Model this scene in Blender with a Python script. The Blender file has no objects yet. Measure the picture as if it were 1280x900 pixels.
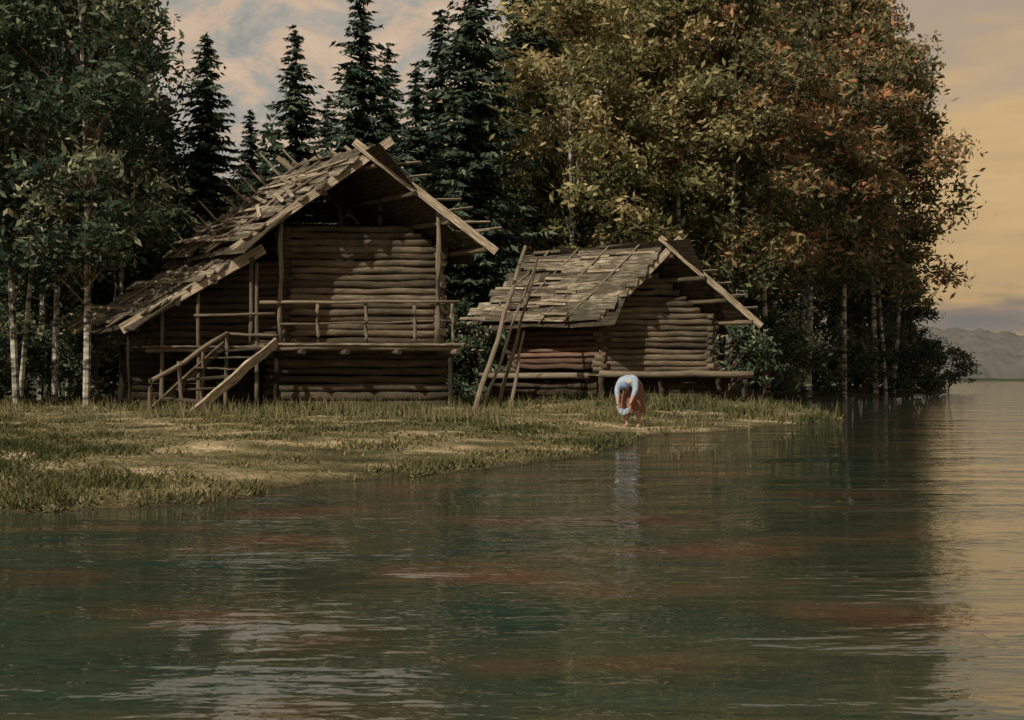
import bpy, math, random, bmesh
import numpy as np
from mathutils import Vector, Matrix
random.seed(7); rng=np.random.default_rng(11)
scene=bpy.context.scene
scene.view_settings.view_transform='Standard'; scene.view_settings.look='None'; scene.view_settings.exposure=0
F=1600.0; HY=470.0; CH=1.1
def WX(px,d): return (px-640)/F*d
def WZ(py,d): return CH-(py-HY)/F*d
def link(o): scene.collection.objects.link(o); return o
def empty(name):
    e=bpy.data.objects.new(name,None); link(e); return e

# ---------------- materials ----------------
def newmat(name):
    m=bpy.data.materials.new(name); m.use_nodes=True
    nt=m.node_tree; nt.nodes.clear(); return m,nt,nt.nodes,nt.links
def ramp(nt,stops):
    r=nt.nodes.new('ShaderNodeValToRGB'); e=r.color_ramp.elements
    while len(e)>1: e.remove(e[-1])
    e[0].position=stops[0][0]; e[0].color=(*stops[0][1],1)
    for p,c in stops[1:]:
        x=e.new(p); x.color=(*c,1)
    return r
def wood_mat(name,dark,mid,light,moss=0.0):
    m,nt,N,L=newmat(name)
    out=N.new('ShaderNodeOutputMaterial'); b=N.new('ShaderNodeBsdfPrincipled'); b.inputs['Roughness'].default_value=0.9
    b.inputs['Specular IOR Level'].default_value=0.15
    uv=N.new('ShaderNodeUVMap'); uv.uv_map='UVMap'
    mp=N.new('ShaderNodeMapping'); mp.inputs['Scale'].default_value=(1.3,14,1)
    L.new(uv.outputs[0],mp.inputs[0])
    n=N.new('ShaderNodeTexNoise'); n.inputs['Scale'].default_value=1.5; n.inputs['Detail'].default_value=6; n.inputs['Roughness'].default_value=.7
    L.new(mp.outputs[0],n.inputs[0])
    r=ramp(nt,[(0.36,dark),(0.5,mid),(0.62,light)]); L.new(n.outputs[0],r.inputs[0])
    at=N.new('ShaderNodeAttribute'); at.attribute_name='tint'
    mul=N.new('ShaderNodeMix'); mul.data_type='RGBA'; mul.blend_type='MULTIPLY'; mul.inputs[0].default_value=1
    L.new(r.outputs[0],mul.inputs[6]); L.new(at.outputs['Color'],mul.inputs[7])
    tc=N.new('ShaderNodeTexCoord'); n2=N.new('ShaderNodeTexNoise'); n2.inputs['Scale'].default_value=1.1; n2.inputs['Detail'].default_value=6
    L.new(tc.outputs['Object'],n2.inputs[0])
    r2=ramp(nt,[(0.46,(0,0,0)),(0.62,(moss,)*3)]); L.new(n2.outputs[0],r2.inputs[0])
    mx=N.new('ShaderNodeMix'); mx.data_type='RGBA'; L.new(r2.outputs[0],mx.inputs[0]); L.new(mul.outputs[2],mx.inputs[6]); mx.inputs[7].default_value=(0.055,0.052,0.032,1)
    L.new(mx.outputs[2],b.inputs['Base Color'])
    bp=N.new('ShaderNodeBump'); bp.inputs['Strength'].default_value=1.0; bp.inputs['Distance'].default_value=0.05
    L.new(n.outputs[0],bp.inputs['Height']); L.new(bp.outputs[0],b.inputs['Normal']); L.new(b.outputs[0],out.inputs[0]); return m
M_LOG=wood_mat('weathered_log',(0.025,0.020,0.015),(0.15,0.115,0.078),(0.42,0.335,0.22),0.6)
M_PLANK=wood_mat('pale_plank',(0.10,0.078,0.055),(0.27,0.215,0.15),(0.44,0.37,0.27),0.2)
M_ROOF=wood_mat('roof_board',(0.03,0.025,0.018),(0.11,0.092,0.065),(0.28,0.235,0.17),0.6)
M_RED=wood_mat('reddish_log',(0.05,0.025,0.018),(0.18,0.10,0.07),(0.32,0.22,0.15),0.3)
M_DARK=wood_mat('dark_timber',(0.015,0.011,0.008),(0.045,0.035,0.023),(0.11,0.085,0.05),0.3)  # darker tone than the logs: roof underlay, back wall, posts, cribwork
WOODS=[M_LOG,M_PLANK,M_ROOF,M_RED,M_DARK]
def bark_mat(name,stops,scale,vs):
    m,nt,N,L=newmat(name)
    out=N.new('ShaderNodeOutputMaterial'); b=N.new('ShaderNodeBsdfPrincipled'); b.inputs['Roughness'].default_value=0.9
    tc=N.new('ShaderNodeTexCoord'); mp=N.new('ShaderNodeMapping'); mp.inputs['Scale'].default_value=vs; L.new(tc.outputs['Object'],mp.inputs[0])
    n=N.new('ShaderNodeTexNoise'); n.inputs['Scale'].default_value=scale; n.inputs['Detail'].default_value=5; L.new(mp.outputs[0],n.inputs[0])
    r=ramp(nt,stops); L.new(n.outputs[0],r.inputs[0]); L.new(r.outputs[0],b.inputs['Base Color'])
    L.new(b.outputs[0],out.inputs[0]); return m
M_BIRCH=bark_mat('birch_bark',[(0.40,(0.04,0.035,0.03)),(0.5,(0.26,0.24,0.20)),(0.68,(0.55,0.51,0.43))],2.0,(1,1,3))
M_BARK=bark_mat('spruce_bark',[(0.3,(0.03,0.02,0.014)),(0.7,(0.16,0.09,0.05))],3.0,(2,2,.6))
def leaf_mat(name,stops,trans=0.3):
    m,nt,N,L=newmat(name)
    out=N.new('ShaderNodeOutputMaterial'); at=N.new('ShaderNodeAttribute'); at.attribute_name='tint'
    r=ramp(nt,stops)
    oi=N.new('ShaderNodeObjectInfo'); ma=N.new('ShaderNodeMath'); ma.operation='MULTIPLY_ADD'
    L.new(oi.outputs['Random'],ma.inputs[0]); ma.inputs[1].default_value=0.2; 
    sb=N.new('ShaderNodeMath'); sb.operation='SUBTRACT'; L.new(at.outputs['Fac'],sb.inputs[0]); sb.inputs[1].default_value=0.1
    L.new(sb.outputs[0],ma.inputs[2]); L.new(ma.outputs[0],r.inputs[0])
    d=N.new('ShaderNodeBsdfDiffuse'); L.new(r.outputs[0],d.inputs[0])
    if trans>0:
        t=N.new('ShaderNodeBsdfTranslucent'); mx=N.new('ShaderNodeMixShader'); mx.inputs[0].default_value=trans
        L.new(r.outputs[0],t.inputs[0]); L.new(d.outputs[0],mx.inputs[1]); L.new(t.outputs[0],mx.inputs[2]); L.new(mx.outputs[0],out.inputs[0])
    else: L.new(d.outputs[0],out.inputs[0])
    return m
LF_DARK=leaf_mat('leaf_dark',[(0.1,(0.024,0.040,0.028)),(0.5,(0.058,0.086,0.054)),(0.74,(0.115,0.14,0.082)),(0.93,(0.29,0.28,0.18))],.25)
LF_OLIVE=leaf_mat('leaf_olive',[(0.1,(0.048,0.064,0.030)),(0.38,(0.125,0.135,0.058)),(0.64,(0.24,0.22,0.10)),(0.88,(0.48,0.38,0.20))],.35)
LF_AUT=leaf_mat('leaf_autumn',[(0.1,(0.048,0.064,0.036)),(0.38,(0.125,0.128,0.064)),(0.58,(0.24,0.20,0.10)),(0.74,(0.38,0.26,0.14)),(0.84,(0.44,0.17,0.08)),(1,(0.54,0.42,0.25))],.35)
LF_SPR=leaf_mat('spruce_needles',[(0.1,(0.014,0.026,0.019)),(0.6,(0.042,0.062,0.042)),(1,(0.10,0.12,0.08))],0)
LF_GRASS=leaf_mat('grass_blades',[(0.05,(0.035,0.048,0.022)),(0.4,(0.085,0.088,0.038)),(0.7,(0.16,0.138,0.066)),(1,(0.30,0.24,0.14))],0.2)

# ---------------- mesh builder ----------------
class MB:
    def __init__(s): s.v=[];s.f=[];s.uv=[];s.t=[];s.m=[];s.sm=[]
    def sweep(s,sec,pts,scales,up,mat,tint,smooth,jit=0.0):
        n=len(sec); base=len(s.v); uo=random.random()*50; ln=0; prev=None; vo=random.random()*9
        per=[0]
        for k in range(n):
            a=sec[k]; b=sec[(k+1)%n]; per.append(per[-1]+math.hypot(a[0]-b[0],a[1]-b[1]))
        lens=[]
        for i,p in enumerate(pts):
            p=Vector(p)
            d=(Vector(pts[min(i+1,len(pts)-1)])-Vector(pts[max(i-1,0)])).normalized()
            a=d.cross(up)
            if a.length<1e-3: a=d.cross(Vector((1,0.1,0)))
            a.normalize(); b=a.cross(d).normalized()
            if prev is not None: ln+=(p-prev).length
            prev=p; lens.append(ln)
            sc=scales[i]
            for (x,y) in sec:
                j=1+random.uniform(-jit,jit)
                s.v.append(tuple(p+a*x*sc*j+b*y*sc*j))
        for i in range(len(pts)-1):
            for k in range(n):
                k2=(k+1)%n
                s.f.append((base+i*n+k,base+i*n+k2,base+(i+1)*n+k2,base+(i+1)*n+k))
                s.uv+=[(uo+lens[i],vo+per[k]),(uo+lens[i],vo+per[k+1]),(uo+lens[i+1],vo+per[k+1]),(uo+lens[i+1],vo+per[k])]
                s.t.append(tint); s.m.append(mat); s.sm.append(smooth)
        for i,rev in ((0,True),(len(pts)-1,False)):
            idx=[base+i*n+k for k in range(n)]
            if rev: idx.reverse()
            s.f.append(tuple(idx)); 
            for k in range(n): s.uv.append((uo+sec[k][0]*3,vo+sec[k][1]))
            s.t.append(tint*0.9); s.m.append(mat); s.sm.append(False)
    def tube(s,p0,p1,r0,r1=None,n=8,seg=5,wob=0.015,mat=0,tint=None,jit=0.08):
        if r1 is None: r1=r0
        if tint is None: tint=random.uniform(0.6,1.25)
        p0=Vector(p0);p1=Vector(p1); pts=[];sc=[]
        for i in range(seg+1):
            t=i/seg; w=0 if i in(0,seg) else wob
            pts.append(p0.lerp(p1,t)+Vector((random.uniform(-w,w),random.uniform(-w,w),random.uniform(-w,w)))); sc.append(r0+(r1-r0)*t)
        sec=[(math.cos(2*math.pi*k/n),math.sin(2*math.pi*k/n)) for k in range(n)]
        s.sweep(sec,pts,sc,Vector((0,0.02,1)),mat,tint,True,jit)
    def board(s,p0,p1,w,t,nrm,mat=1,tint=None,seg=3,wob=0.01):
        if tint is None: tint=random.uniform(0.6,1.25)
        p0=Vector(p0);p1=Vector(p1)
        pts=[]
        for i in range(seg+1):
            q=p0.lerp(p1,i/seg); 
            if 0<i<seg: q=q+Vector(nrm)*random.uniform(-wob,wob)
            pts.append(q)
        sec=[(-w/2,-t/2),(w/2,-t/2),(w/2,t/2),(-w/2,t/2)]
        s.sweep(sec,pts,[1]*(seg+1),Vector(nrm),mat,tint,False,0.07)
    def obj(s,name,mats,parent=None):
        me=bpy.data.meshes.new(name); me.from_pydata(s.v,[],s.f)
        uvl=me.uv_layers.new(name='UVMap'); uvl.data.foreach_set('uv',np.array(s.uv,dtype=np.float32).ravel())
        at=me.attributes.new('tint','FLOAT','FACE'); at.data.foreach_set('value',np.array(s.t,dtype=np.float32))
        for m in mats: me.materials.append(m)
        me.polygons.foreach_set('material_index',np.array(s.m,dtype=np.int32)); me.polygons.foreach_set('use_smooth',np.array(s.sm,dtype=bool))
        me.update(); o=bpy.data.objects.new(name,me); link(o)
        if parent: o.parent=parent
        return o

# ---------------- terrain ----------------
SH=[(-1500,0),(-60,5),(-30,7.5),(-12,9.3),(-4.2,10.4),(-3.0,10.9),(-1.9,12.7),(-0.4,14.6),(0.6,16),(1.35,17.6),(1.8,20.5),(2.1,23.2),(3.6,24.9),(5.4,27.2),(7.6,30.0),(8.6,32.5),(8.9,37),(9.6,45),(12,56),(16,64),(22,71),(28,80),(35,97),(38,140),(30,400),(0,1500),(-1500,1500)]
SHA=np.array(SH,float)
def sdf(x,y):
    x=np.asarray(x,float);y=np.asarray(y,float)
    x=x+0.12*np.sin(y*2.1)+0.3*np.sin(y*.43+1); y=y+0.16*np.sin(x*1.7+1)+0.1*np.sin(x*4.3)+0.07*np.sin(x*9.1+y*3)
    d=np.full(x.shape,1e9); ins=np.zeros(x.shape,bool); n=len(SHA)
    for i in range(n):
        a=SHA[i]; b=SHA[(i+1)%n]; e=b-a; wx=x-a[0]; wy=y-a[1]
        t=np.clip((wx*e[0]+wy*e[1])/(e@e),0,1); d=np.minimum(d,np.hypot(wx-e[0]*t,wy-e[1]*t))
        c=((a[1]<=y)&(b[1]>y))|((b[1]<=y)&(a[1]>y))
        with np.errstate(all='ignore'): xi=a[0]+(y-a[1])/(b[1]-a[1]+1e-12)*e[0]
        ins^= c&(x<xi)
    s=np.where(ins,d,-d)
    far=(y-330)+20*np.sin(x*.02)
    return np.maximum(s,far)
def sstep(a,b,x): t=np.clip((x-a)/(b-a),0,1); return t*t*(3-2*t)
def height(x,y):
    x=np.asarray(x,float);y=np.asarray(y,float); s=sdf(x,y)
    z=np.where(s>0,0.015+0.05*sstep(0,0.25,s)+0.16*sstep(0.2,5,s),np.maximum(-0.8,s*0.5))
    nz=0.03*np.sin(x*1.9+y*.7)*np.sin(y*1.3-x*.4)+0.02*np.sin(x*4.1+2)*np.sin(y*3.7)+0.008*np.sin(x*11+y*5)
    z=z+nz*sstep(0.3,2.5,s)
    z+=0.3*np.exp(-(((x-4.5)/5)**2+((y-41)/5.0)**2))*sstep(0,3,s)
    z+=sstep(3,40,s)*sstep(44,120,y)*1.8
    z+=sstep(0,160,y-330+20*np.sin(x*.02))*(5+3*np.sin(x*0.013+0.3)+x*0.02)*(y>300)
    return z
def axis(lo,hi,step,ext):
    a=list(np.arange(lo,hi,step)); g=step; v=hi
    while v<ext: a.append(v); g*=1.18; v+=g
    g=step; v=lo; pre=[]
    while v>-ext: g*=1.18; v-=g; pre.append(v)
    return np.array(pre[::-1]+a)
def npmesh(name,V,Fq,mats,tint=None,mi=None,smooth=False):
    me=bpy.data.meshes.new(name); k=Fq.shape[1]
    me.vertices.add(len(V)); me.vertices.foreach_set('co',V.astype(np.float32).ravel())
    me.loops.add(Fq.size); me.loops.foreach_set('vertex_index',Fq.astype(np.int32).ravel())
    me.polygons.add(len(Fq)); me.polygons.foreach_set('loop_start',(np.arange(len(Fq))*k).astype(np.int32)); 
    try: me.polygons.foreach_set('loop_total',np.full(len(Fq),k,np.int32))
    except Exception: pass
    for m in mats: me.materials.append(m)
    if smooth: me.polygons.foreach_set('use_smooth',np.ones(len(Fq),bool))
    me.update(calc_edges=True)
    if tint is not None:
        at=me.attributes.new('tint','FLOAT','FACE'); at.data.foreach_set('value',tint.astype(np.float32))
    return me
def gridmesh(name,xs,ys,hf,mats,smooth=True):
    XX,YY=np.meshgrid(xs,ys); ZZ=hf(XX,YY); V=np.stack([XX.ravel(),YY.ravel(),ZZ.ravel()],1)
    nx=len(xs); ny=len(ys); ii,jj=np.meshgrid(np.arange(nx-1),np.arange(ny-1)); b0=(jj*nx+ii).ravel()
    return link(bpy.data.objects.new(name,npmesh(name,V,np.stack([b0,b0+1,b0+1+nx,b0+nx],1),mats,smooth=smooth)))
gm,nt,N,L=newmat('grassy_ground')
out=N.new('ShaderNodeOutputMaterial'); b=N.new('ShaderNodeBsdfPrincipled'); b.inputs['Roughness'].default_value=0.95; b.inputs['Specular IOR Level'].default_value=0.1
tc=N.new('ShaderNodeTexCoord'); mp=N.new('ShaderNodeMapping'); mp.inputs['Scale'].default_value=(0.45,0.7,1); mp.inputs['Rotation'].default_value=(0,0,.5); L.new(tc.outputs['Object'],mp.inputs[0])
n=N.new('ShaderNodeTexNoise'); n.inputs['Scale'].default_value=0.9; n.inputs['Detail'].default_value=8; n.inputs['Roughness'].default_value=.65; L.new(mp.outputs[0],n.inputs[0])
r=ramp(nt,[(0.36,(0.042,0.040,0.020)),(0.46,(0.09,0.085,0.040)),(0.54,(0.18,0.155,0.085)),(0.64,(0.38,0.31,0.20))]); L.new(n.outputs[0],r.inputs[0])
n2=N.new('ShaderNodeTexNoise'); n2.inputs['Scale'].default_value=14; n2.inputs['Detail'].default_value=5; L.new(tc.outputs['Object'],n2.inputs[0])
r2=ramp(nt,[(0.3,(0.5,0.5,0.5)),(0.7,(1.25,1.2,1.1))]); L.new(n2.outputs[0],r2.inputs[0])
ml=N.new('ShaderNodeMix'); ml.data_type='RGBA'; ml.blend_type='MULTIPLY'; ml.inputs[0].default_value=1; L.new(r.outputs[0],ml.inputs[6]); L.new(r2.outputs[0],ml.inputs[7])
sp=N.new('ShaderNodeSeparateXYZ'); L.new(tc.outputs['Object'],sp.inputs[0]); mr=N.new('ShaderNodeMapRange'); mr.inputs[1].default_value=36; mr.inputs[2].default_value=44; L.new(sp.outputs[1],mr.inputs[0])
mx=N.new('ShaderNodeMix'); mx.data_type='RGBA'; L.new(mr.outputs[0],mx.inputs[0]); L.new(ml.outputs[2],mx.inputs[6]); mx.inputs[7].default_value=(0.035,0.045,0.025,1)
mr2=N.new('ShaderNodeMapRange'); mr2.inputs[1].default_value=0.0; mr2.inputs[2].default_value=0.06; L.new(sp.outputs[2],mr2.inputs[0])
mx2=N.new('ShaderNodeMix'); mx2.data_type='RGBA'; L.new(mr2.outputs[0],mx2.inputs[0]); mx2.inputs[6].default_value=(0.035,0.028,0.015,1); L.new(mx.outputs[2],mx2.inputs[7])
L.new(mx2.outputs[2],b.inputs['Base Color'])
bp=N.new('ShaderNodeBump'); bp.inputs['Distance'].default_value=0.08; L.new(n2.outputs[0],bp.inputs['Height']); L.new(bp.outputs[0],b.inputs['Normal']); L.new(b.outputs[0],out.inputs[0])
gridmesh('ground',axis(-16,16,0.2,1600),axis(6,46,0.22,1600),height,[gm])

# ---------------- water ----------------
wm,nt,N,L=newmat('lake_water')
out=N.new('ShaderNodeOutputMaterial'); b=N.new('ShaderNodeBsdfPrincipled'); b.inputs['Roughness'].default_value=0.01; b.inputs['IOR'].default_value=1.75
tc=N.new('ShaderNodeTexCoord')
def nz(scale,vs,det,rot=.06):
    mp=N.new('ShaderNodeMapping'); mp.inputs['Scale'].default_value=vs; mp.inputs['Rotation'].default_value=(0,0,rot); L.new(tc.outputs['Object'],mp.inputs[0])
    n=N.new('ShaderNodeTexNoise'); n.inputs['Scale'].default_value=scale; n.inputs['Detail'].default_value=det; L.new(mp.outputs[0],n.inputs[0]); return n
# long gentle swell, medium ripples that come in patches, fine chop
a1=nz(1.0,(0.7,1.7,1),1); a2=nz(1.0,(7,13,1),2,-.08); a5=nz(1.0,(2.2,6.0,1),2,.12); pt=nz(1.0,(.35,.8,1),2,-.1)
pr=ramp(nt,[(.42,(.25,.25,.25)),(.6,(1,1,1))]); L.new(pt.outputs[0],pr.inputs[0])
m5=N.new('ShaderNodeMath'); m5.operation='MULTIPLY'; L.new(a5.outputs[0],m5.inputs[0]); L.new(pr.outputs[0],m5.inputs[1])
m2=N.new('ShaderNodeMath'); m2.operation='MULTIPLY'; L.new(a2.outputs[0],m2.inputs[0]); L.new(pr.outputs[0],m2.inputs[1])
ad=N.new('ShaderNodeMath'); ad.operation='MULTIPLY_ADD'; L.new(m2.outputs[0],ad.inputs[0]); ad.inputs[1].default_value=0.5; L.new(a1.outputs[0],ad.inputs[2])
ad2=N.new('ShaderNodeMath'); ad2.operation='MULTIPLY_ADD'; L.new(m5.outputs[0],ad2.inputs[0]); ad2.inputs[1].default_value=1.6; L.new(ad.outputs[0],ad2.inputs[2])
bp=N.new('ShaderNodeBump'); bp.inputs['Strength'].default_value=1.0; bp.inputs['Distance'].default_value=0.013; L.new(ad2.outputs[0],bp.inputs['Height']); L.new(bp.outputs[0],b.inputs['Normal'])
a4=nz(0.6,(1,1.6,1),5)
r=ramp(nt,[(0.36,(0.018,0.034,0.024)),(0.52,(0.034,0.040,0.024)),(0.62,(0.062,0.044,0.026)),(.72,(.09,.045,.028))]); L.new(a4.outputs[0],r.inputs[0]); L.new(r.outputs[0],b.inputs['Base Color'])
L.new(b.outputs[0],out.inputs[0])
wv=np.array([(-1600,-1600,0),(1600,-1600,0),(1600,1600,0),(-1600,1600,0)],float)
link(bpy.data.objects.new('water',npmesh('water',wv,np.array([[0,1,2,3]]),[wm])))

# ---------------- log house (large) ----------------
LOG,PL,RF,RD,DK=0,1,2,3,4
def P1(u,v,z): return Vector((u-0.62*v, 35+0.78*v+0.04*(u+4), z))
def P2(u,v,z): return Vector((u-0.75*v, 38+0.66*v+0.02*(u-4), z))
def log_wall(mb,P,a,b,z0,z1,r,clip=None,mat=LOG,tint=(0.6,1.25),ext=0.22,gap=None,z_off=0):
    z=z0+r+z_off; i=0
    while z<z1:
        (ua,va),(ub,vb)=a,b
        if clip:
            lo,hi=clip(z+r)
            ua2=max(ua,lo); ub2=min(ub,hi)
            if ub2-ua2<0.35: break
            e0=ext*random.uniform(.5,1.4) if ua2==ua else 0; e1=ext*random.uniform(.5,1.4) if ub2==ub else 0
            ua_,ub_=ua2-e0,ub2+e1; va_,vb_=va,vb
        else:
            e0=ext*random.uniform(.5,1.4); e1=ext*random.uniform(.5,1.4)
            ua_,ub_=ua,ub; va_,vb_=(va-e0,vb+e1) if abs(ua-ub)<1e-6 else (va,vb)
            if abs(ua-ub)>1e-6: ua_-=e0; ub_+=e1
        A=P(ua_,va_,z+random.uniform(-.012,.012)); B=P(ub_,vb_,z+random.uniform(-.012,.012))
        rr=r*random.uniform(0.88,1.13)
        if random.random()<.5: A,B=B,A
        mb.tube(A,B,rr,rr*random.uniform(0.80,1.0),n=9,seg=7,wob=0.028,mat=mat,tint=random.uniform(*tint),jit=.12)
        z+=r*1.88; i+=1
def slope_roof(mb,P,ur,zr,ue,ze,v0,v1,nb,lift=0.12,mat=RF,skip=.08,mess=1.0):
    A=P(ur,0,zr); B=P(ue,0,ze); C=P(ur,1,zr)
    nrm=(B-A).cross(C-A).normalized()
    if nrm.z<0: nrm=-nrm
    L_=(B-A).length
    for i in range(nb):
        t=(i+0.5)/nb; u=ur+(ue-ur)*t; z=zr+(ze-zr)*t
        cuts=[v0+random.uniform(-0.35,0.15),v0+(v1-v0)*random.uniform(0.2,0.45),v0+(v1-v0)*random.uniform(0.55,0.8),v1+random.uniform(-0.2,0.7)]
        for k in range(3):
            if random.random()<skip: continue
            o=nrm*(lift+0.02*(k%2)+random.uniform(0,0.08))
            sl=(B-A).normalized()
            mb.board(P(u,cuts[k]-0.1*(k>0),z)+o+sl*random.uniform(-.1,.1)*mess,P(u,cuts[k+1]+.05,z)+o+nrm*random.uniform(-.02,.15)*mess+sl*random.uniform(-.18,.18)*mess,L_/nb*random.uniform(.8,1.35),0.035,nrm+sl*random.uniform(.0,.32),mat=mat,tint=random.uniform(0.35,1.7))
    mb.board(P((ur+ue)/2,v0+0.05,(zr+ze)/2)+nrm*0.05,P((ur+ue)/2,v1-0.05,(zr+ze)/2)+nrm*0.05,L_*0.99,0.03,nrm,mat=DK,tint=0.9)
    for t in (0.06,0.36,0.66,0.95):
        u=ur+(ue-ur)*t; z=zr+(ze-zr)*t
        mb.tube(P(u,v0-random.uniform(0.05,0.3),z)-nrm*0.06,P(u,v1+random.uniform(0.05,0.3),z)-nrm*0.06,0.075,n=8,mat=LOG)
    return nrm
def hold_pole(mb,P,nrm,ur,zr,ue,ze,v,over,under,r=0.05,lift=0.24,mat=PL):
    d=(P(ue,0,ze)-P(ur,0,zr)).normalized()
    a=P(ur,v,zr)-d*over+nrm*lift; b_=P(ue,v+random.uniform(-.25,.25),ze)+d*under+nrm*(lift-0.03)
    mb.tube(a,b_,r,r*0.75,n=7,wob=0.04,mat=mat)

house=empty('log_house')
ua,za,uL,zL,uR,zR=-3.95,7.05,-7.55,4.52,-0.62,4.48
kL=(ua-uL)/(za-zL); kR=(uR-ua)/(za-zR)
clip1=lambda z:(ua-(za-z)*kL+0.12, ua+(za-z)*kR-0.12)
VW=1.45; UA,UB=-5.55,-1.2
mb=MB()
log_wall(mb,P1,(-5.75,.9),(-1.4,.9),0.2,1.8,0.12,mat=LOG,tint=(0.35,0.9))
log_wall(mb,P1,(UA,VW),(UB,VW),2.0,5.35,0.105,clip=clip1,mat=LOG,tint=(0.55,1.5))
log_wall(mb,P1,(UA,VW),(UA,3.6),0.2,5.3,0.115,z_off=0.1)
log_wall(mb,P1,(UB,VW),(UB,3.6),0.2,4.8,0.115,z_off=0.1)
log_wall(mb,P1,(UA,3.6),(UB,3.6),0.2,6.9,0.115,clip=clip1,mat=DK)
mb.tube(P1(ua,VW,5.3),P1(ua,VW,6.8),.09,mat=DK)
for u,z in ((ua-1.2,5.75),(ua+1.1,5.75)): mb.tube(P1(u,VW-.05,5.3),P1(u,VW-.05,z+.35),.07,mat=DK)
mb.obj('log_walls',WOODS,house)
mb=MB()
nL=slope_roof(mb,P1,ua,za,uL,zL,0.0,3.9,16); nR=slope_roof(mb,P1,ua,za,uR,zR,0.0,3.9,14)
for v in (0.7,1.5,2.3,3.1,3.8): 
    hold_pole(mb,P1,nL,ua,za,uL,zL,v,random.uniform(.15,.5),random.uniform(.1,.5),lift=0.27)
    hold_pole(mb,P1,nR,ua,za,uR,zR,v+0.13,random.uniform(.15,.5),random.uniform(.1,.3),lift=0.27)
mb.tube(P1(ua,-0.25,za+0.27),P1(ua,4.2,za+0.3),0.085,mat=RF,tint=1.1)
for i in range(30):
    t=random.uniform(0.05,0.97); v=random.uniform(0.1,3.6); u=ua+(uL-ua)*t; z=za+(zL-za)*t
    l=random.uniform(0.6,1.6); a=random.uniform(-0.5,0.5)
    p=P1(u,v,z)+nL*0.27; q=P1(u-a,v+l,z-a/kL)+nL*random.uniform(.3,.45)
    mb.board(p,q,0.11,0.03,nL,mat=PL,tint=random.uniform(.5,1.3))
for i in range(8):
    t=random.uniform(0.0,0.9); u=ua+(uR-ua)*t; z=za+(zR-za)*t
    mb.board(P1(u,0.3,z)+nR*0.27,P1(u+random.uniform(.4,.9),0.1,z+random.uniform(-.05,.12))+nR*0.3,0.07,0.03,nR,mat=PL,tint=0.9)
for i in range(11):
    t=(i+random.uniform(-.3,.3))/10; u=ua+(uL-ua)*t; z=za+(zL-za)*t; l=random.uniform(.6,1.3)
    mb.tube(P1(u,3.75,z)+nL*.1,P1(u,3.75,z)+nL*0.4*l+Vector((-0.46*l,0,0.46*l)),0.05,0.02,n=6,seg=3,mat=PL,tint=1.3)
mb.obj('board_roof',WOODS,house)
mb=MB()
dl=(P1(uL,0,zL)-P1(ua,0,za)).normalized(); dr=(P1(uR,0,zR)-P1(ua,0,za)).normalized()
mb.board(P1(ua,-0.10,za+0.08)-dl*0.75,P1(uL,-0.10,zL+0.08)+dl*0.15,0.24,0.06,(0,-1,0.01),mat=PL,tint=1.25,seg=8,wob=.03)
mb.board(P1(ua,-0.19,za+0.08)-dr*0.60,P1(uR,-0.19,zR+0.08)+dr*0.1,0.22,0.06,(0,-1,0.01),mat=PL,tint=1.35,seg=8,wob=.03)
mb.board(P1(ua,3.95,za+0.15)-dl*0.7,P1(uL,3.95,zL+0.15),0.16,0.06,(0,-1,0.01),mat=PL,tint=.9)
mb.board(P1(ua,4.05,za+0.15)-dr*0.7,P1(uR,4.05,zR+0.15),0.16,0.06,(0,-1,0.01),mat=PL,tint=.9)
mb.obj('barge_boards',WOODS,house)
mb=MB()
for k in range(7): 
    v=-0.05+k*0.22; mb.board(P1(-6.55,v,1.97),P1(-1.35,v,1.97+random.uniform(-.01,.01)),0.2,0.06,(0,0,1),mat=PL,tint=random.uniform(.6,.85))
mb.tube(P1(-6.6,0.0,1.86),P1(-1.45,0.0,1.86),0.09,mat=PL,tint=1.0,wob=.03)
mb.tube(P1(-6.6,0.75,1.82),P1(-1.35,0.75,1.82),0.09,mat=LOG,tint=0.8)
for u in (-5.8,-4.6,-3.2,-1.6): mb.tube(P1(u,-0.22,1.76),P1(u,1.4,1.76),0.08,mat=LOG)
roofz=lambda u: (za-(ua-u)/kL) if u<ua else (za-(u-ua)/kR)
for u,r in ((-6.3,0.075),(-2.0,0.085)): mb.tube(P1(u,0.08,2.0),P1(u+.04,0.08,roofz(u)-0.02),r,r*.85,mat=PL,tint=1.1,wob=.03)
mb.tube(P1(-6.98,0.3,1.9),P1(-6.98,0.3,4.7),0.06,mat=PL,tint=.8)
for u in (-5.3,-3.98,-2.65,-1.6): mb.tube(P1(u,0.0,1.99),P1(u+random.uniform(-.05,.05),0.0,3.08),0.05,mat=PL,tint=random.uniform(.8,1.1))
mb.tube(P1(-6.9,-0.03,3.10),P1(-1.45,-0.03,3.14),0.05,0.04,mat=PL,tint=1.2,wob=.04)
mb.tube(P1(-6.3,0.04,2.52),P1(-1.55,0.04,2.62),0.03,mat=PL,tint=.8,wob=.03)
mb.tube(P1(-1.55,0.0,3.1),P1(-1.5,1.3,3.15),0.04,mat=PL)
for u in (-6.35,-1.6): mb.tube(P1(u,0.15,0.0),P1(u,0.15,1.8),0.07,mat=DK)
mb.obj('balcony',WOODS,house)
mb=MB()
lu,lz,mu,mz=-6.95,4.42,-10.35,2.45
kk=(lu-mu)/(lz-mz); clipl=lambda z:(lu-(lz-z)*kk+0.2,-5.6)
nl=slope_roof(mb,P1,lu,lz,mu,mz,0.1,3.8,13)
for v in (0.8,1.9,2.9,3.7): hold_pole(mb,P1,nl,lu,lz,mu,mz,v,0.0,random.uniform(.1,.5))
d_=(P1(mu,0,mz)-P1(lu,0,lz)).normalized()
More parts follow.
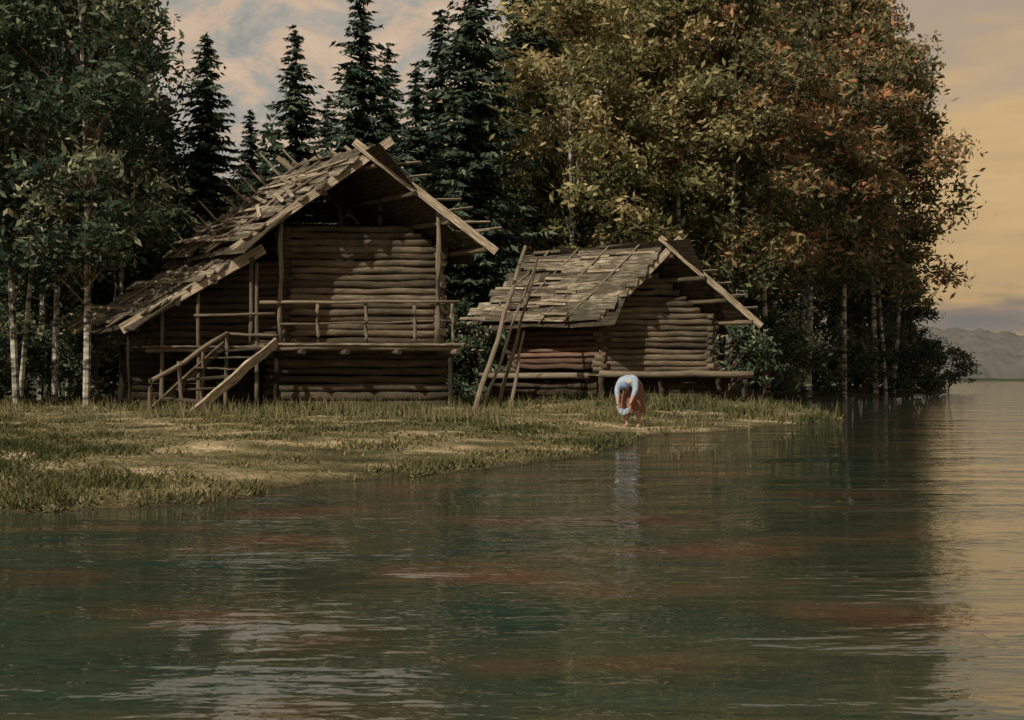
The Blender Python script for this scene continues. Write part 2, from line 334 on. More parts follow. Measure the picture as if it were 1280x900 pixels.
mb.board(P1(lu,-0.02,lz+0.06)-d_*0.2,P1(mu,-0.02,mz+0.06)+d_*0.3,0.28,0.07,(0,-1,0.01),mat=PL,tint=1.35,seg=8,wob=.03)
mb.board(P1(lu,3.85,lz+0.1),P1(mu,3.85,mz+0.1)+d_*0.3,0.24,0.07,(0,-1,0.01),mat=PL,tint=1.0,seg=6)
for i in range(9):
    t=random.random(); u=lu+(mu-lu)*t; z=lz+(mz-lz)*t; v=random.uniform(.2,3)
    mb.board(P1(u,v,z)+nl*.26,P1(u-random.uniform(-.4,.4),v+random.uniform(.6,1.3),z)+nl*.38,.11,.03,nl,mat=PL)
mb.obj('lean_to_roof',WOODS,house)
mb=MB()
log_wall(mb,P1,(-9.3,1.3),(-5.6,1.3),1.95,4.4,0.105,clip=clipl,mat=LOG,tint=(0.3,0.7))
log_wall(mb,P1,(-9.3,1.3),(-9.3,3.4),1.95,2.9,0.11,mat=LOG,tint=(0.4,0.8))
for k in range(6): mb.board(P1(-9.9,0.05+k*.24,1.9),P1(-6.6,0.05+k*.24,1.9),0.22,0.05,(0,0,1),mat=LOG,tint=.8)
mb.tube(P1(-9.9,0.1,1.80),P1(-6.3,0.1,1.84),0.075,mat=PL,tint=.75,wob=.03)
for px in (165,205,250,322):
    X=WX(px,35.1); u=X+0.1; zt=min(4.2,lz-(lu-u)/kk)
    mb.tube(P1(u,0.18,0.05),P1(u,0.18,zt),0.06,0.05,mat=PL if px!=165 else DK,tint=.8)
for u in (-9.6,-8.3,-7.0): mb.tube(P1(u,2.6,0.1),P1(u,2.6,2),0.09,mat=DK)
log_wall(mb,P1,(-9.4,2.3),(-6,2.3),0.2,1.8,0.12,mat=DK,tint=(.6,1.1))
mb.tube(P1(-8.6,0.12,2.75),P1(-6.4,0.12,2.8),0.04,mat=PL,tint=.8)
mb.obj('lean_to_wall',WOODS,house)
mb=MB()
tR=Vector((-6.42,34.85,2.03)); bR=Vector((-7.72,30.0,0.02)); tL=Vector((-7.85,34.9,1.95)); bL=Vector((-8.95,30.9,0.02))
mb.board(tR,bR,0.24,0.08,Vector((1,-0.25,0.05)),mat=PL,tint=1.25,seg=6,wob=.04)
mb.board(tL,bL,0.2,0.07,Vector((1,-0.25,0.05)),mat=LOG,tint=0.6,seg=5,wob=.04)
for t in (.1,.21,.36,.47,.6,.76,.88):
    mb.board(tR.lerp(bR,t)+Vector((0,0,random.uniform(-.06,.05))),tL.lerp(bL,t)+Vector((0,0,random.uniform(-.08,.06))),0.2,0.045,(0,random.uniform(-.2,.2),1),mat=LOG,tint=random.uniform(.25,.6))
hT=Vector((-7.75,34.8,2.25)); hB=Vector((-8.75,31.0,0.98))
mb.tube(hT,hB,0.06,mat=PL,tint=1.2,wob=.04)
for t in (0.0,0.33,0.66,1.0):
    p=hT.lerp(hB,t); mb.tube((p.x+random.uniform(-.1,.1),p.y,0.0),(p.x,p.y,p.z+0.06),0.05,mat=PL,tint=.85)
mb.tube(hT+Vector((0.0,0.1,0.0)),P1(-6.4,0.0,2.2),0.04,mat=PL)
mb.obj('staircase',WOODS,house)

# ---------------- log cabin (small) ----------------
cab=empty('log_cabin')
ua2,za2,uL2,zL2,uR2,zR2=4.62,4.82,2.58,2.72,7.15,2.62
kL2=(ua2-uL2)/(za2-zL2); kR2=(uR2-ua2)/(za2-zR2)
clip2=lambda z:(ua2-(za2-z)*kL2+0.12, ua2+(za2-z)*kR2-0.12)
mb=MB()
log_wall(mb,P2,(3.45,0.95),(6.65,0.95),1.2,4.8,0.095,clip=clip2,mat=LOG,tint=(0.6,1.5))
log_wall(mb,P2,(3.45,0.95),(3.45,4.5),1.2,3.4,0.095,mat=RD,tint=(.5,1.3),z_off=0.09)
log_wall(mb,P2,(6.65,0.95),(6.65,4.5),1.2,2.9,0.1,z_off=0.09)
log_wall(mb,P2,(3.45,4.5),(6.65,4.5),1.2,4.8,0.1,clip=clip2)
mb.obj('log_walls',WOODS,cab)
mb=MB()
mb.tube(P2(2.7,0.15,1.16),P2(7.3,0.15,1.14),0.1,mat=PL,tint=1.0,wob=.03)
mb.tube(P2(2.7,0.5,1.10),P2(2.7,5.0,1.10),0.1,mat=PL,tint=.85)
for k in range(5): mb.board(P2(2.6,0.28+k*.18,1.13),P2(7.2,0.28+k*.18,1.13),0.17,0.05,(0,0,1),mat=LOG,tint=.9)
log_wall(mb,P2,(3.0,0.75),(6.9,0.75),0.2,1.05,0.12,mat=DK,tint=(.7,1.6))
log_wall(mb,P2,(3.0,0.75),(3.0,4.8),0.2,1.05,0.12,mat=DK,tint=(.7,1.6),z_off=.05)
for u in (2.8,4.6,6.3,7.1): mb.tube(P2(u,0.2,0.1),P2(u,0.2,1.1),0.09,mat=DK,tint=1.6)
mb.obj('foundation',WOODS,cab)
mb=MB()
nL2=slope_roof(mb,P2,ua2,za2,uL2,zL2,0.0,5.0,13,skip=.0,mess=.5); nR2=slope_roof(mb,P2,ua2,za2,uR2,zR2,0.0,5.0,12,skip=.02,mess=.6)
for v in (1.0,2.2,3.4,4.6):
    hold_pole(mb,P2,nL2,ua2,za2,uL2,zL2,v,random.uniform(.1,.3),random.uniform(.05,.25),r=.035)
    hold_pole(mb,P2,nR2,ua2,za2,uR2,zR2,v+.1,random.uniform(.1,.25),random.uniform(.05,.2),r=.04)
for i in range(18):
    t=random.uniform(0.03,0.97); v=random.uniform(0.1,4.3); u=ua2+(uL2-ua2)*t; z=za2+(zL2-za2)*t
    mb.board(P2(u,v,z)+nL2*.2,P2(u-random.uniform(-.12,.12),v+random.uniform(.6,1.6),z)+nL2*random.uniform(.24,.32),0.09,.03,nL2,mat=PL,tint=random.uniform(.4,1.1))
mb.tube(P2(ua2,-.3,za2+.22),P2(ua2,5.2,za2+.25),0.07,mat=RF,tint=1.1)
for i in range(6):
    t=i/6; u=ua2+(uR2-ua2)*t; z=za2+(zR2-za2)*t
    mb.board(P2(u,0.3,z)+nR2*0.2,P2(u+random.uniform(.35,.6),0.05,z+0.03)+nR2*0.22,0.07,0.03,nR2,mat=PL,tint=0.85)
mb.obj('board_roof',WOODS,cab)
mb=MB()
dl=(P2(uL2,0,zL2)-P2(ua2,0,za2)).normalized(); dr=(P2(uR2,0,zR2)-P2(ua2,0,za2)).normalized()
mb.board(P2(ua2,-0.1,za2+.06)-dl*0.45,P2(uL2,-0.1,zL2+.06)+dl*0.12,0.2,0.05,(0,-1,0.01),mat=PL,tint=1.35,seg=8,wob=.03)
mb.board(P2(ua2,-0.18,za2+.06)-dr*0.5,P2(uR2,-0.18,zR2+.06)+dr*0.15,0.18,0.05,(0,-1,0.01),mat=PL,tint=1.25,seg=8,wob=.03)
mb.obj('barge_boards',WOODS,cab)

mb=MB()
for (x0,y0,d0,x1,y1,d1,r) in ((593,503,33,657,308,36.5,.075),(622,500,34,672,322,37.5,.06),(637,500,34,655,415,36,.055),(603,500,33.4,668,335,37,.045)):
    z0=float(height(WX(x0,d0),d0))-0.05
    mb.tube((WX(x0,d0),d0,z0),(WX(x1,d1),d1,WZ(y1,d1)),r,r*.7,n=8,seg=7,wob=.035,mat=PL if r!=.06 else LOG,tint=1.0)
mb.obj('leaning_poles',WOODS)

# ---------------- trees ----------------
def leaf_quads(C,sz,asp=0.45,up=0.0,rg=rng):
    n=len(C); d=rg.normal(size=(n,3)); d[:,2]=d[:,2]*(1-up)-up*0.9; d/=np.linalg.norm(d,axis=1)[:,None]
    e=rg.normal(size=(n,3)); e-= (e*d).sum(1)[:,None]*d; e/=np.linalg.norm(e,axis=1)[:,None]+1e-9
    s=sz[:,None]; V=np.stack([C-d*s*.5,C+e*s*asp*.5,C+d*s*.5,C-e*s*asp*.5],1).reshape(-1,3)
    return V,np.arange(4*n).reshape(n,4)
def combine(name,mb,V,Fq,tint,mats,leafidx):
    me=bpy.data.meshes.new(name); off=len(mb.v)
    me.from_pydata(mb.v+V.tolist(),[],mb.f+(Fq+off).tolist())
    at=me.attributes.new('tint','FLOAT','FACE'); at.data.foreach_set('value',np.concatenate([np.array(mb.t),tint]).astype(np.float32))
    for m in mats: me.materials.append(m)
    me.polygons.foreach_set('material_index',np.concatenate([np.array(mb.m),np.full(len(Fq),leafidx)]).astype(np.int32)); me.update(); return me
def curved(mb,p0,p1,r0,r1,bend,seg=6,n=7,mat=0):
    p0=Vector(p0);p1=Vector(p1);m=(p0+p1)/2+Vector(bend); pts=[];sc=[]
    for i in range(seg+1):
        t=i/seg; pts.append(p0*(1-t)**2+m*2*t*(1-t)+p1*t*t); sc.append(r0+(r1-r0)*t)
    sec=[(math.cos(2*math.pi*k/n),math.sin(2*math.pi*k/n)) for k in range(n)]
    mb.sweep(sec,pts,sc,Vector((0.05,1,0.02)),mat,1.0,True,.05); return pts
def broadleaf(name,seed,H,base,R,ncl,nleaf,leaf,barkm,leafsize=0.24,trunk_r=0.16,trunks=1,tight=1.0):
    rg=np.random.default_rng(seed); random.seed(seed); mb=MB()
    lean=Vector((random.uniform(-.7,.7),random.uniform(-.5,.5),H*0.93))
    tp=curved(mb,(0,0,-0.3),lean,trunk_r,0.03,(random.uniform(-.5,.5),random.uniform(-.3,.3),0),seg=10)
    for k in range(trunks-1):
        curved(mb,(random.uniform(-.5,.5),random.uniform(-.4,.4),-.3),(random.uniform(-1.2,1.2),random.uniform(-.8,.8),H*.7),trunk_r*.75,.03,(random.uniform(-.3,.3),0,0),seg=8)
    C=[];rad=[];ct=[]
    for i in range(ncl):
        h=rg.random()**0.85; z=base+(H-base)*h
        env=R*(math.sin(math.pi*min(1,0.14+0.84*h)**0.85)**0.7)*(0.75+0.45*rg.random())
        a=rg.random()*2*math.pi; rr=env*rg.random()**.45
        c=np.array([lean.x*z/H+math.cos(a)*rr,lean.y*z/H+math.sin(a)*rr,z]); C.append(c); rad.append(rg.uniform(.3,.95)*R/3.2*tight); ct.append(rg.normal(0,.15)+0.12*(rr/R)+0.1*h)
        if i%2==0 and z>base+.8:
            t=max(0.2,(z-rr*0.7-.3)/H); t=min(t,.95); k=min(int(t*10),9); q=tp[k].lerp(tp[k+1],t*10-k)
            curved(mb,q,c,0.032*(1-t)+.008,0.006,(0,0,0.25),seg=4,n=5,mat=2)
    C=np.array(C);rad=np.array(rad);ct=np.array(ct); w=rad**1.7; idx=rg.choice(len(C),nleaf,p=w/w.sum())
    off=rg.normal(size=(nleaf,3))*np.array([.66,.66,.38]); pos=C[idx]+off*rad[idx][:,None]; pos[:,2]-=.12*rad[idx]*(off[:,0]**2+off[:,1]**2)
    V,Fq=leaf_quads(pos,rg.uniform(.5,1.5,nleaf)*leafsize,rg=rg,up=0.3,asp=.38)
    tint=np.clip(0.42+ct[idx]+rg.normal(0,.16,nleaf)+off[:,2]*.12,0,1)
    return combine(name,mb,V,Fq,tint,[barkm,leaf,M_BARK],1)
def spruce(name,seed,H,R):
    rg=np.random.default_rng(seed); random.seed(seed); mb=MB()
    curved(mb,(0,0,-.3),(0.1,0,H),0.2*H/14,0.015,(0.05,0,0),seg=8,n=8)
    C=[];D=[];S=[];T=[]
    z=H*0.1
    while z<H-0.1:
        f=1-z/H; r=R*(f**0.78)*rg.uniform(.6,1.15)+.12; nb=int(6+5*f)
        a0=rg.random()*6.28
        for k in range(nb):
            a=a0+k*6.283/nb+rg.normal(0,.3); rl=r*rg.uniform(.5,1.15); ns=max(3,int(rl/0.16)); bt=rg.normal(0,.15); zo=rg.normal(0,.15)
            dirv=np.array([math.cos(a),math.sin(a),0])
            for j in range(ns+1):
                t=(j+rg.random()*.5)/ns; zz=z+zo-0.42*rl*t+0.27*rl*t*t
                p=dirv*rl*t; p[2]=zz; 
                side=np.array([-dirv[1],dirv[0],0]); wd=0.5*(1-t*.6)*min(1,rl)
                for sgn in (-1,1,0):
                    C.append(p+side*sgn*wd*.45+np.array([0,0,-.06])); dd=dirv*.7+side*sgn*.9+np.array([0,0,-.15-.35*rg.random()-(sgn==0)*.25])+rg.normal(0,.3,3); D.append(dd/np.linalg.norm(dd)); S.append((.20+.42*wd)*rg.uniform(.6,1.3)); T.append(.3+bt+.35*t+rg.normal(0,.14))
        z+=H*rg.uniform(.012,.022)
    C=np.array(C);D=np.array(D);S=np.array(S)[:,None]; n=len(C)
    e=rg.normal(size=(n,3)); e-=(e*D).sum(1)[:,None]*D; e/=np.linalg.norm(e,axis=1)[:,None]
    V=np.stack([C-D*S*.5,C+e*S*.2-D*S*.1,C+D*S*.7,C-e*S*.2-D*S*.1],1).reshape(-1,3)
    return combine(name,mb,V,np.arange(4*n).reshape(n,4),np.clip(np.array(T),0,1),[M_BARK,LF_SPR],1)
def place(name,me,px,d,scale=1.0,sz=1.0,rot=None,z=None):
    o=bpy.data.objects.new(name,me.copy()); link(o); X=WX(px,d)
    o.location=(X,d,float(height(X,d)) if z is None else z); o.scale=(scale,scale,scale*sz); o.rotation_euler=(0,0,random.uniform(0,6.28) if rot is None else rot); return o
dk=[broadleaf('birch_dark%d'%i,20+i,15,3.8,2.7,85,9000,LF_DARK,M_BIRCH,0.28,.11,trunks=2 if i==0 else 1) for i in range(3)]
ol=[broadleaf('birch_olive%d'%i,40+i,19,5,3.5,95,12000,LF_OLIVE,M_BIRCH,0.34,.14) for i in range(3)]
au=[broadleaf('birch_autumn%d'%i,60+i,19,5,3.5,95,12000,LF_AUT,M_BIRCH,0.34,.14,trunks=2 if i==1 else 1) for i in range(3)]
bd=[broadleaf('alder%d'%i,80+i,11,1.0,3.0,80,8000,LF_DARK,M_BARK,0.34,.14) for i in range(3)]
sh=[broadleaf('shrub%d'%i,90+i,2.6,0.2,1.5,30,2500,LF_DARK,M_BARK,0.19,.04) for i in range(2)]
sp_=[spruce('spruce%d'%i,100+i,15,[2.9,3.3,3.1][i]) for i in range(3)]
random.seed(5)
for px,d,s,k in ((22,37,1.0,0),(68,41,1.05,1),(108,35.5,.98,2),(-40,36,1.1,1),(150,46,1.0,0),(15,50,1.25,2),(85,53,1.2,0),(-30,58,1.4,1),(135,58,1.1,2),(50,44,1.1,1)):
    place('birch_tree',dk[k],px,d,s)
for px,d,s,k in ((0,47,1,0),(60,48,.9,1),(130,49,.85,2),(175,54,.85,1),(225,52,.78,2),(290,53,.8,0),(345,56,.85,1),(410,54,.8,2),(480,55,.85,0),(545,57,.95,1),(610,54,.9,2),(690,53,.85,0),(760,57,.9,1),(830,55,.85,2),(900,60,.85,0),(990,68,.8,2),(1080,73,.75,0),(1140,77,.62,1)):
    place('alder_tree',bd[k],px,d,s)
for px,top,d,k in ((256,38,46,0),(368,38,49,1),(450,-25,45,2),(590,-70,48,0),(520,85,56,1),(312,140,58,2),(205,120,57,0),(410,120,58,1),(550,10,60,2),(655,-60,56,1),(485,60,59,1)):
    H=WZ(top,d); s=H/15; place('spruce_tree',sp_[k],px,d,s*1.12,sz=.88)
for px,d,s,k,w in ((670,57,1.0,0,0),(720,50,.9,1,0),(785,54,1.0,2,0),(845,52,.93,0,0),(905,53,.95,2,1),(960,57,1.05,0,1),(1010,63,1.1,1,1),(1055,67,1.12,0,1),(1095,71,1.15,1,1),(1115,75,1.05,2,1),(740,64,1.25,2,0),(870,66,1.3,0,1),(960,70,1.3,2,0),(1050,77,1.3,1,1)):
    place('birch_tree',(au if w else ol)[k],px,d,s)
for px,d,s in ((1010,64,1.2),(1050,67,1.2),(1095,72,1.4),(1140,77,1.6),(1165,79,1.3),(985,60,1.3),(950,55,1.4),(905,50,1.2),(600,44,1.1),(570,46,1.3),(620,47,1.2),(90,43,1.2),(40,44,1.2),(130,42,1),(0,41,1.1),(170,44,1),(1185,84,1.1),(-30,40,1.2),(660,50,1.4),(720,49,1.3)):
    place('shrub',sh[random.randint(0,1)],px,d,s)
n=30000; dd=rng.uniform(78,90,n); px=rng.uniform(-250,1140,n); X=(px-640)/F*dd
top=12+2.5*np.sin(px*.021)+1.6*np.sin(px*.057+1)+1.1*np.sin(px*.13+2)
z=rng.random(n)**.9*top+height(X,dd)*1.0
V,Fq=leaf_quads(np.stack([X,dd,z],1),rng.uniform(.5,1.1,n)); 
me=npmesh('distant_forest',V,Fq,[LF_DARK],np.clip(rng.normal(.3,.13,n),0,1)); link(bpy.data.objects.new('distant_forest',me))
fm,nt,N,L=newmat('hazy_far_woods'); out=N.new('ShaderNodeOutputMaterial'); b=N.new('ShaderNodeBsdfDiffuse'); tc=N.new('ShaderNodeTexCoord'); n=N.new('ShaderNodeTexNoise'); n.inputs['Scale'].default_value=.09; n.inputs['Detail'].default_value=8; L.new(tc.outputs['Object'],n.inputs[0]); r=ramp(nt,[(.38,(.085,.085,.078)),(.62,(.108,.104,.092))]); L.new(n.outputs[0],r.inputs[0]); L.new(r.outputs[0],b.inputs[0]); L.new(b.outputs[0],out.inputs[0])
def canopy(x,y):
    e=sstep(0,8,(y-331)+20*np.sin(x*.02))
    c=4+.8*np.sin(x*.21+y*.13)+.6*np.sin(x*.47-y*.4)+.5*np.sin(x*1.03+y*.7)+.4*np.sin(x*1.9+1+y)*np.sin(y*1.1)+1.5*np.sin(x*.05)
    return height(x,y)-2+e*(c+2)
gridmesh('far_shore_woods',np.arange(50,520,1.0),np.arange(312,500,2.0),canopy,[fm])

# ---------------- grass ----------------
n=300000
dd=9*np.exp(rng.random(n)*math.log(46/9)); px=rng.uniform(-100,1100,n); X=(px-640)/F*dd
s=sdf(X,dd); cl=np.sin(X*1.3+dd*.6)+np.sin(X*2.9-dd*1.1+1)+np.sin(dd*2.3+X*.5)+.6*np.sin(X*6+dd*4)
big=np.sin(X*.55+dd*.32+.6)+.7*np.sin(X*.9-dd*.5+2)
keep=(s>0.02)&(rng.random(n)<np.clip(0.28+.16*cl+.22*big,.03,1)); X=X[keep];dd=dd[keep];cl=cl[keep];s=s[keep];big=big[keep]; n=len(X)
z=height(X,dd)-.01; h=rng.uniform(.02,.06,n)*(1+.4*np.clip(cl,0,2)); h*=1+2.4*sstep(25,34,dd)*rng.random(n); h[(s<.3)]*=1.4
w=.006+.0007*dd*rng.uniform(.6,1.3,n); a=rng.random(n)*6.28; lx=rng.normal(0,.6,n)*h; ly=rng.normal(0,.55,n)*h
c0=np.stack([X-np.cos(a)*w,dd-np.sin(a)*w,z],1); c1=np.stack([X+np.cos(a)*w,dd+np.sin(a)*w,z],1); c2=np.stack([X+lx,dd+ly,z+h],1)
V=np.stack([c0,c1,c2],1).reshape(-1,3)
tn=np.clip(.50-.08*cl-.14*big+rng.normal(0,.17,n)-.12*sstep(32,38,dd),0,1)
me=npmesh('grass',V,np.arange(3*n).reshape(n,3),[LF_GRASS],tn); link(bpy.data.objects.new('grass',me))
n=7000; i=rng.choice(len(X),n); rx=X[i]+rng.normal(0,.1,n); ry=dd[i]; k=(ry>24)&(rng.random(n)<.7); rx=rx[k];ry=ry[k];n=len(rx)
z=height(rx,ry); h=rng.uniform(.15,.45,n); w=.012
c2=np.stack([rx+rng.normal(0,.08,n),ry,z+h],1)
V=np.stack([np.stack([rx-w,ry,z],1),np.stack([rx+w,ry,z],1),c2],1).reshape(-1,3)
me=npmesh('tall_grass',V,np.arange(3*n).reshape(n,3),[LF_GRASS],rng.uniform(.3,.9,n)); link(bpy.data.objects.new('tall_grass',me))

# ---------------- woman bending by the water ----------------
def flat_mat(name,c,r=.8):
    m,nt,N,L=newmat(name); out=N.new('ShaderNodeOutputMaterial'); b=N.new('ShaderNodeBsdfPrincipled'); b.inputs['Roughness'].default_value=r
    tc=N.new('ShaderNodeTexCoord'); n=N.new('ShaderNodeTexNoise'); n.inputs['Scale'].default_value=18; L.new(tc.outputs['Object'],n.inputs[0])
    rr=ramp(nt,[(.3,tuple(x*.75 for x in c)),(.7,tuple(min(1,x*1.15) for x in c))]); L.new(n.outputs[0],rr.inputs[0]); L.new(rr.outputs[0],b.inputs['Base Color']); L.new(b.outputs[0],out.inputs[0]); return m
SKIN=flat_mat('skin',(0.36,0.22,0.15),.6); BLOUSE=flat_mat('pale_blue_linen',(0.25,0.31,0.38)); SKIRT=flat_mat('red_skirt',(0.16,0.065,0.045)); KER=flat_mat('blue_kerchief',(0.13,0.20,0.34)); HAIR=flat_mat('hair',(0.06,0.035,0.02)); EYE=flat_mat('eye_dark',(0.02,0.015,0.01),.3); LIP=flat_mat('lips',(0.35,0.1,0.08))
wom=empty('woman')
def skinned(name,verts,edges,radii,root=0,sub=2):
    me=bpy.data.meshes.new(name); me.from_pydata(verts,edges,[]); o=bpy.data.objects.new(name,me); link(o)
    m=o.modifiers.new('s','SKIN'); m.use_smooth_shade=True
    for i,r in enumerate(radii):
        sv=me.skin_vertices[0].data[i]; sv.radius=(r,r) if not isinstance(r,tuple) else r; sv.use_root=(i==root)
    q=o.modifiers.new('d','SUBSURF'); q.levels=sub; q.render_levels=sub
    dg=bpy.context.evaluated_depsgraph_get(); dg.update(); m2=bpy.data.meshes.new_from_object(o.evaluated_get(dg)); 
    bpy.data.objects.remove(o); o2=bpy.data.objects.new(name,m2); link(o2); return o2
vb=[(0,.12,.90),(0,.02,.99),(0,-.14,1.02),(0,-.29,.97),(0,-.37,.92),(0,-.42,.87)]
rb=[(.15,.12),(.15,.12),(.18,.14),(.18,.13),(.06,.06),(.05,.05)]
eb=[(0,1),(1,2),(2,3),(3,4),(4,5)]
for sg in (-1,1):
    o0=len(vb); vb+=[(sg*.18,-.30,.93),(sg*.205,-.37,.81),(sg*.18,-.43,.70),(sg*.155,-.48,.60),(sg*.14,-.52,.53),(sg*.13,-.53,.48)]
    rb+=[.085,.068,.055,.038,.026,(.034,.016)]; eb+=[(3,o0)]+[(o0+i,o0+i+1) for i in range(5)]
    o1=len(vb); vb+=[(sg*.10,.11,.84),(sg*.12,-.02,.50),(sg*.12,.06,.28),(sg*.13,.07,.08),(sg*.14,-.0,.035),(sg*.15,-.1,.025)]
    rb+=[.095,.06,.055,.036,.036,.03]; eb+=[(0,o1)]+[(o1+i,o1+i+1) for i in range(5)]
body=skinned('body',vb,eb,rb)
me=body.data; me.materials.clear(); me.materials.append(SKIN); me.materials.append(BLOUSE)
for p in me.polygons:
    c=p.center; p.material_index=1 if (c.z>.66 and c.y>-.38 ) or (abs(c.x)>.10 and c.z>.66) else 0
body.parent=wom
for sg in (-1,1):
    hn='hand_l' if sg<0 else 'hand_r'; parts=[]
    for (x,l) in [((sg*(.155-.02*k)),.075+(.012 if k in(1,2) else 0)-(.015 if k==3 else 0)) for k in range(4)]:
        parts.append(([(x,-.528,.475),(x,-.545,.475-l*.45),(x,-.54,.475-l*.8),(x,-.525,.475-l)],[(0,1),(1,2),(2,3)],[.0095,.009,.008,.0065]))
    parts.append(([(sg*.115,-.53,.50),(sg*.09,-.545,.475),(sg*.082,-.55,.445)],[(0,1),(1,2)],[.011,.010,.008]))
    for j,(a_,e_,r_) in enumerate(parts):
        f=skinned(hn+'_finger_%d'%j,a_,e_,r_,0,1); f.data.materials.clear(); f.data.materials.append(SKIN); f.parent=wom
def ell(name,c,r,mat,rot=(0,0,0),seg=20,fn=None):
    bm=bmesh.new(); bmesh.ops.create_uvsphere(bm,u_segments=seg,v_segments=seg*2//3,radius=1)
    if fn:
        for v in bm.verts: fn(v)
    me=bpy.data.meshes.new(name); bm.to_mesh(me); bm.free(); me.materials.append(mat)
    for p in me.polygons: p.use_smooth=True
    o=bpy.data.objects.new(name,me); link(o); o.location=c; o.scale=r; o.rotation_euler=rot; o.parent=wom; return o
hr=Matrix.Rotation(math.radians(42),4,'X'); hc=Vector((0,-.48,.84))
def hp(x,y,z): return hc+hr@Vector((x,y,z))
def headf(v):
    z=v.co.z
    if z<0: v.co.x*=1-.3*(-z)**1.5; v.co.y*=1-.12*(-z)
    if v.co.y<-.5 and abs(v.co.x)<.25 and -.35<z<.15: v.co.y-=.12
rt=(math.radians(42),0,0)
ell('head',hc,(.073,.09,.112),SKIN,rt,fn=headf)
ell('nose',hp(0,-.096,-.015),(.012,.018,.022),SKIN,rt,10)
for sg in (-1,1):
    ell('eye',hp(sg*.028,-.08,.01),(.011,.008,.007),EYE,rt,10); ell('ear',hp(sg*.072,.0,-.005),(.01,.018,.028),SKIN,rt,10)
ell('mouth',hp(0,-.083,-.056),(.02,.008,.006),LIP,rt,10)
ell('hair_front',hp(0,-.015,.02),(.076,.083,.088),HAIR,rt)
def kf(v):
    if v.co.y<-.75: v.co.y=-.75
    if v.co.z<-.4: v.co.x*=.6
ell('kerchief',hp(0,.008,.035),(.092,.105,.115),KER,rt,fn=kf)
ell('kerchief_tail',hp(0,.09,-.07),(.045,.03,.07),KER,rt,12)
rings=[((0,.02,.98),.15,.13),((0,.09,.92),.18,.17),((0,.10,.82),.21,.20),((0,.07,.65),.23,.21),((0,.05,.48),.25,.23),((0,.04,.32),.27,.25),((0,.04,.31),.26,.24)]
sv=[];sf=[];nn=40
for j,(c,rx_,ry_) in enumerate(rings):
    for k in range(nn):
        a=6.2832*k/nn; f=1+.06*(j/6)*math.sin(a*9+j*.3)+.03*math.sin(a*4)
        sv.append((c[0]+rx_*f*math.cos(a),c[1]+ry_*f*math.sin(a),c[2]+(.05*math.sin(a) if j<2 else 0)))
for j in range(len(rings)-1):
    for k in range(nn): sf.append((j*nn+k,j*nn+(k+1)%nn,(j+1)*nn+(k+1)%nn,(j+1)*nn+k))
me=bpy.data.meshes.new('skirt'); me.from_pydata(sv,[],sf); me.materials.append(SKIRT)
for p in me.polygons: p.use_smooth=True
o=bpy.data.objects.new('skirt',me); link(o); o.parent=wom
sv=[];sf=[];A_,B_=14,10
for i in range(A_):
    for j in range(B_):
        t=i/(A_-1); q=j/(B_-1); x=-.15+.3*t; sag=.05*math.sin(math.pi*t)
        sv.append((x*(1-.25*q),-.545+.02*math.sin(t*15+q*2)*q-.01,.455-sag-q*.12+.01*math.sin(t*20)))
for i in range(A_-1):
    for j in range(B_-1): a=i*B_+j; sf.append((a,a+1,a+1+B_,a+B_))
me=bpy.data.meshes.new('laundry_cloth'); me.from_pydata(sv,[],sf); me.materials.append(BLOUSE)
for p in me.polygons: p.use_smooth=True
o=bpy.data.objects.new('laundry_cloth',me); link(o); o.parent=wom
wd=25.8; wx=WX(790,wd); wom.location=(wx,wd,float(height(wx,wd))-.01); wom.rotation_euler=(0,0,math.radians(-24)); wom.scale=(.95,.95,.95)

# ---------------- sky & light ----------------
az=math.radians(220); el=math.radians(47)
w=bpy.data.worlds.new('World'); scene.world=w; w.use_nodes=True; nt=w.node_tree; N=nt.nodes; L=nt.links; N.clear()
out=N.new('ShaderNodeOutputWorld'); sky=N.new('ShaderNodeTexSky'); sky.sky_type='NISHITA'; sky.sun_disc=False; sky.sun_elevation=el; sky.sun_rotation=az; sky.dust_density=3; sky.air_density=1.2
bg=N.new('ShaderNodeBackground'); bg.inputs[1].default_value=0.07; L.new(sky.outputs[0],bg.inputs[0])
tc=N.new('ShaderNodeTexCoord'); sp=N.new('ShaderNodeSeparateXYZ'); L.new(tc.outputs['Generated'],sp.inputs[0])
mp=N.new('ShaderNodeMapping'); mp.inputs['Scale'].default_value=(5,5,9); mp.inputs['Rotation'].default_value=(0,.5,0); L.new(tc.outputs['Generated'],mp.inputs[0])
n=N.new('ShaderNodeTexNoise'); n.inputs['Scale'].default_value=2.4; n.inputs['Detail'].default_value=8; n.inputs['Roughness'].default_value=.66; n.inputs['Distortion'].default_value=.5; L.new(mp.outputs[0],n.inputs[0])
cr=ramp(nt,[(0.36,(0.28,0.28,0.25)),(0.46,(0.40,0.36,0.30)),(0.54,(0.58,0.42,0.29)),(0.68,(0.66,0.52,0.38))]); L.new(n.outputs[0],cr.inputs[0])
gr=ramp(nt,[(0.0,(0.17,0.16,0.15)),(0.045,(0.24,0.19,0.15)),(0.08,(0.48,0.32,0.15)),(0.16,(0.60,0.40,0.18)),(0.24,(0.42,0.32,0.22)),(0.4,(0.35,0.29,0.24))]); 
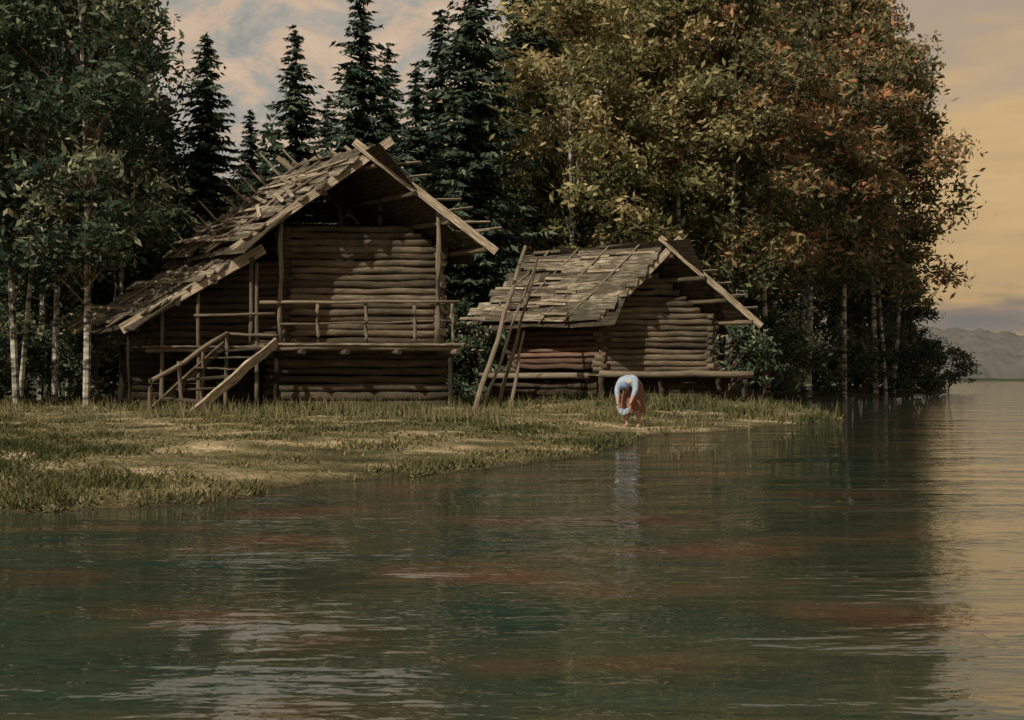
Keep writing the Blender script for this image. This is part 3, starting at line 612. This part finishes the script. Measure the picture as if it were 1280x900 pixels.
n3=N.new('ShaderNodeTexNoise'); n3.inputs['Scale'].default_value=5; n3.inputs['Detail'].default_value=7; mp3=N.new('ShaderNodeMapping'); mp3.inputs['Scale'].default_value=(2,2,9); L.new(tc.outputs['Generated'],mp3.inputs[0]); L.new(mp3.outputs[0],n3.inputs[0])
ma=N.new('ShaderNodeMath'); ma.operation='MULTIPLY_ADD'; L.new(n3.outputs[0],ma.inputs[0]); ma.inputs[1].default_value=.26; sb=N.new('ShaderNodeMath'); sb.operation='SUBTRACT'; L.new(sp.outputs[2],sb.inputs[0]); sb.inputs[1].default_value=.13; L.new(sb.outputs[0],ma.inputs[2]); L.new(ma.outputs[0],gr.inputs[0])
mr=N.new('ShaderNodeMapRange'); mr.interpolation_type='SMOOTHSTEP'; mr.inputs[1].default_value=.1; mr.inputs[2].default_value=.32; L.new(sp.outputs[0],mr.inputs[0])
mx=N.new('ShaderNodeMix'); mx.data_type='RGBA'; L.new(mr.outputs[0],mx.inputs[0]); L.new(cr.outputs[0],mx.inputs[6]); L.new(gr.outputs[0],mx.inputs[7])
bg2=N.new('ShaderNodeBackground'); bg2.inputs[1].default_value=1.08; L.new(mx.outputs[2],bg2.inputs[0])
ms=N.new('ShaderNodeMixShader'); ms.inputs[0].default_value=.9; L.new(bg.outputs[0],ms.inputs[1]); L.new(bg2.outputs[0],ms.inputs[2]); L.new(ms.outputs[0],out.inputs[0])
sl=bpy.data.lights.new('sun','SUN'); sl.energy=4.6; sl.angle=math.radians(.8); sl.color=(1,.92,.78); so=bpy.data.objects.new('sun',sl); link(so)
dv=Vector((math.sin(az)*math.cos(el),math.cos(az)*math.cos(el),math.sin(el))); so.rotation_euler=dv.to_track_quat('Z','Y').to_euler()
so.location=(-20,-20,30)
cam=bpy.data.cameras.new('camera'); cam.lens=45; cam.sensor_width=36; cam.clip_end=5000; co=bpy.data.objects.new('camera',cam); link(co)
co.location=(0,0,CH); co.rotation_euler=(math.radians(90)+math.atan(20/1600),0,0); scene.camera=co
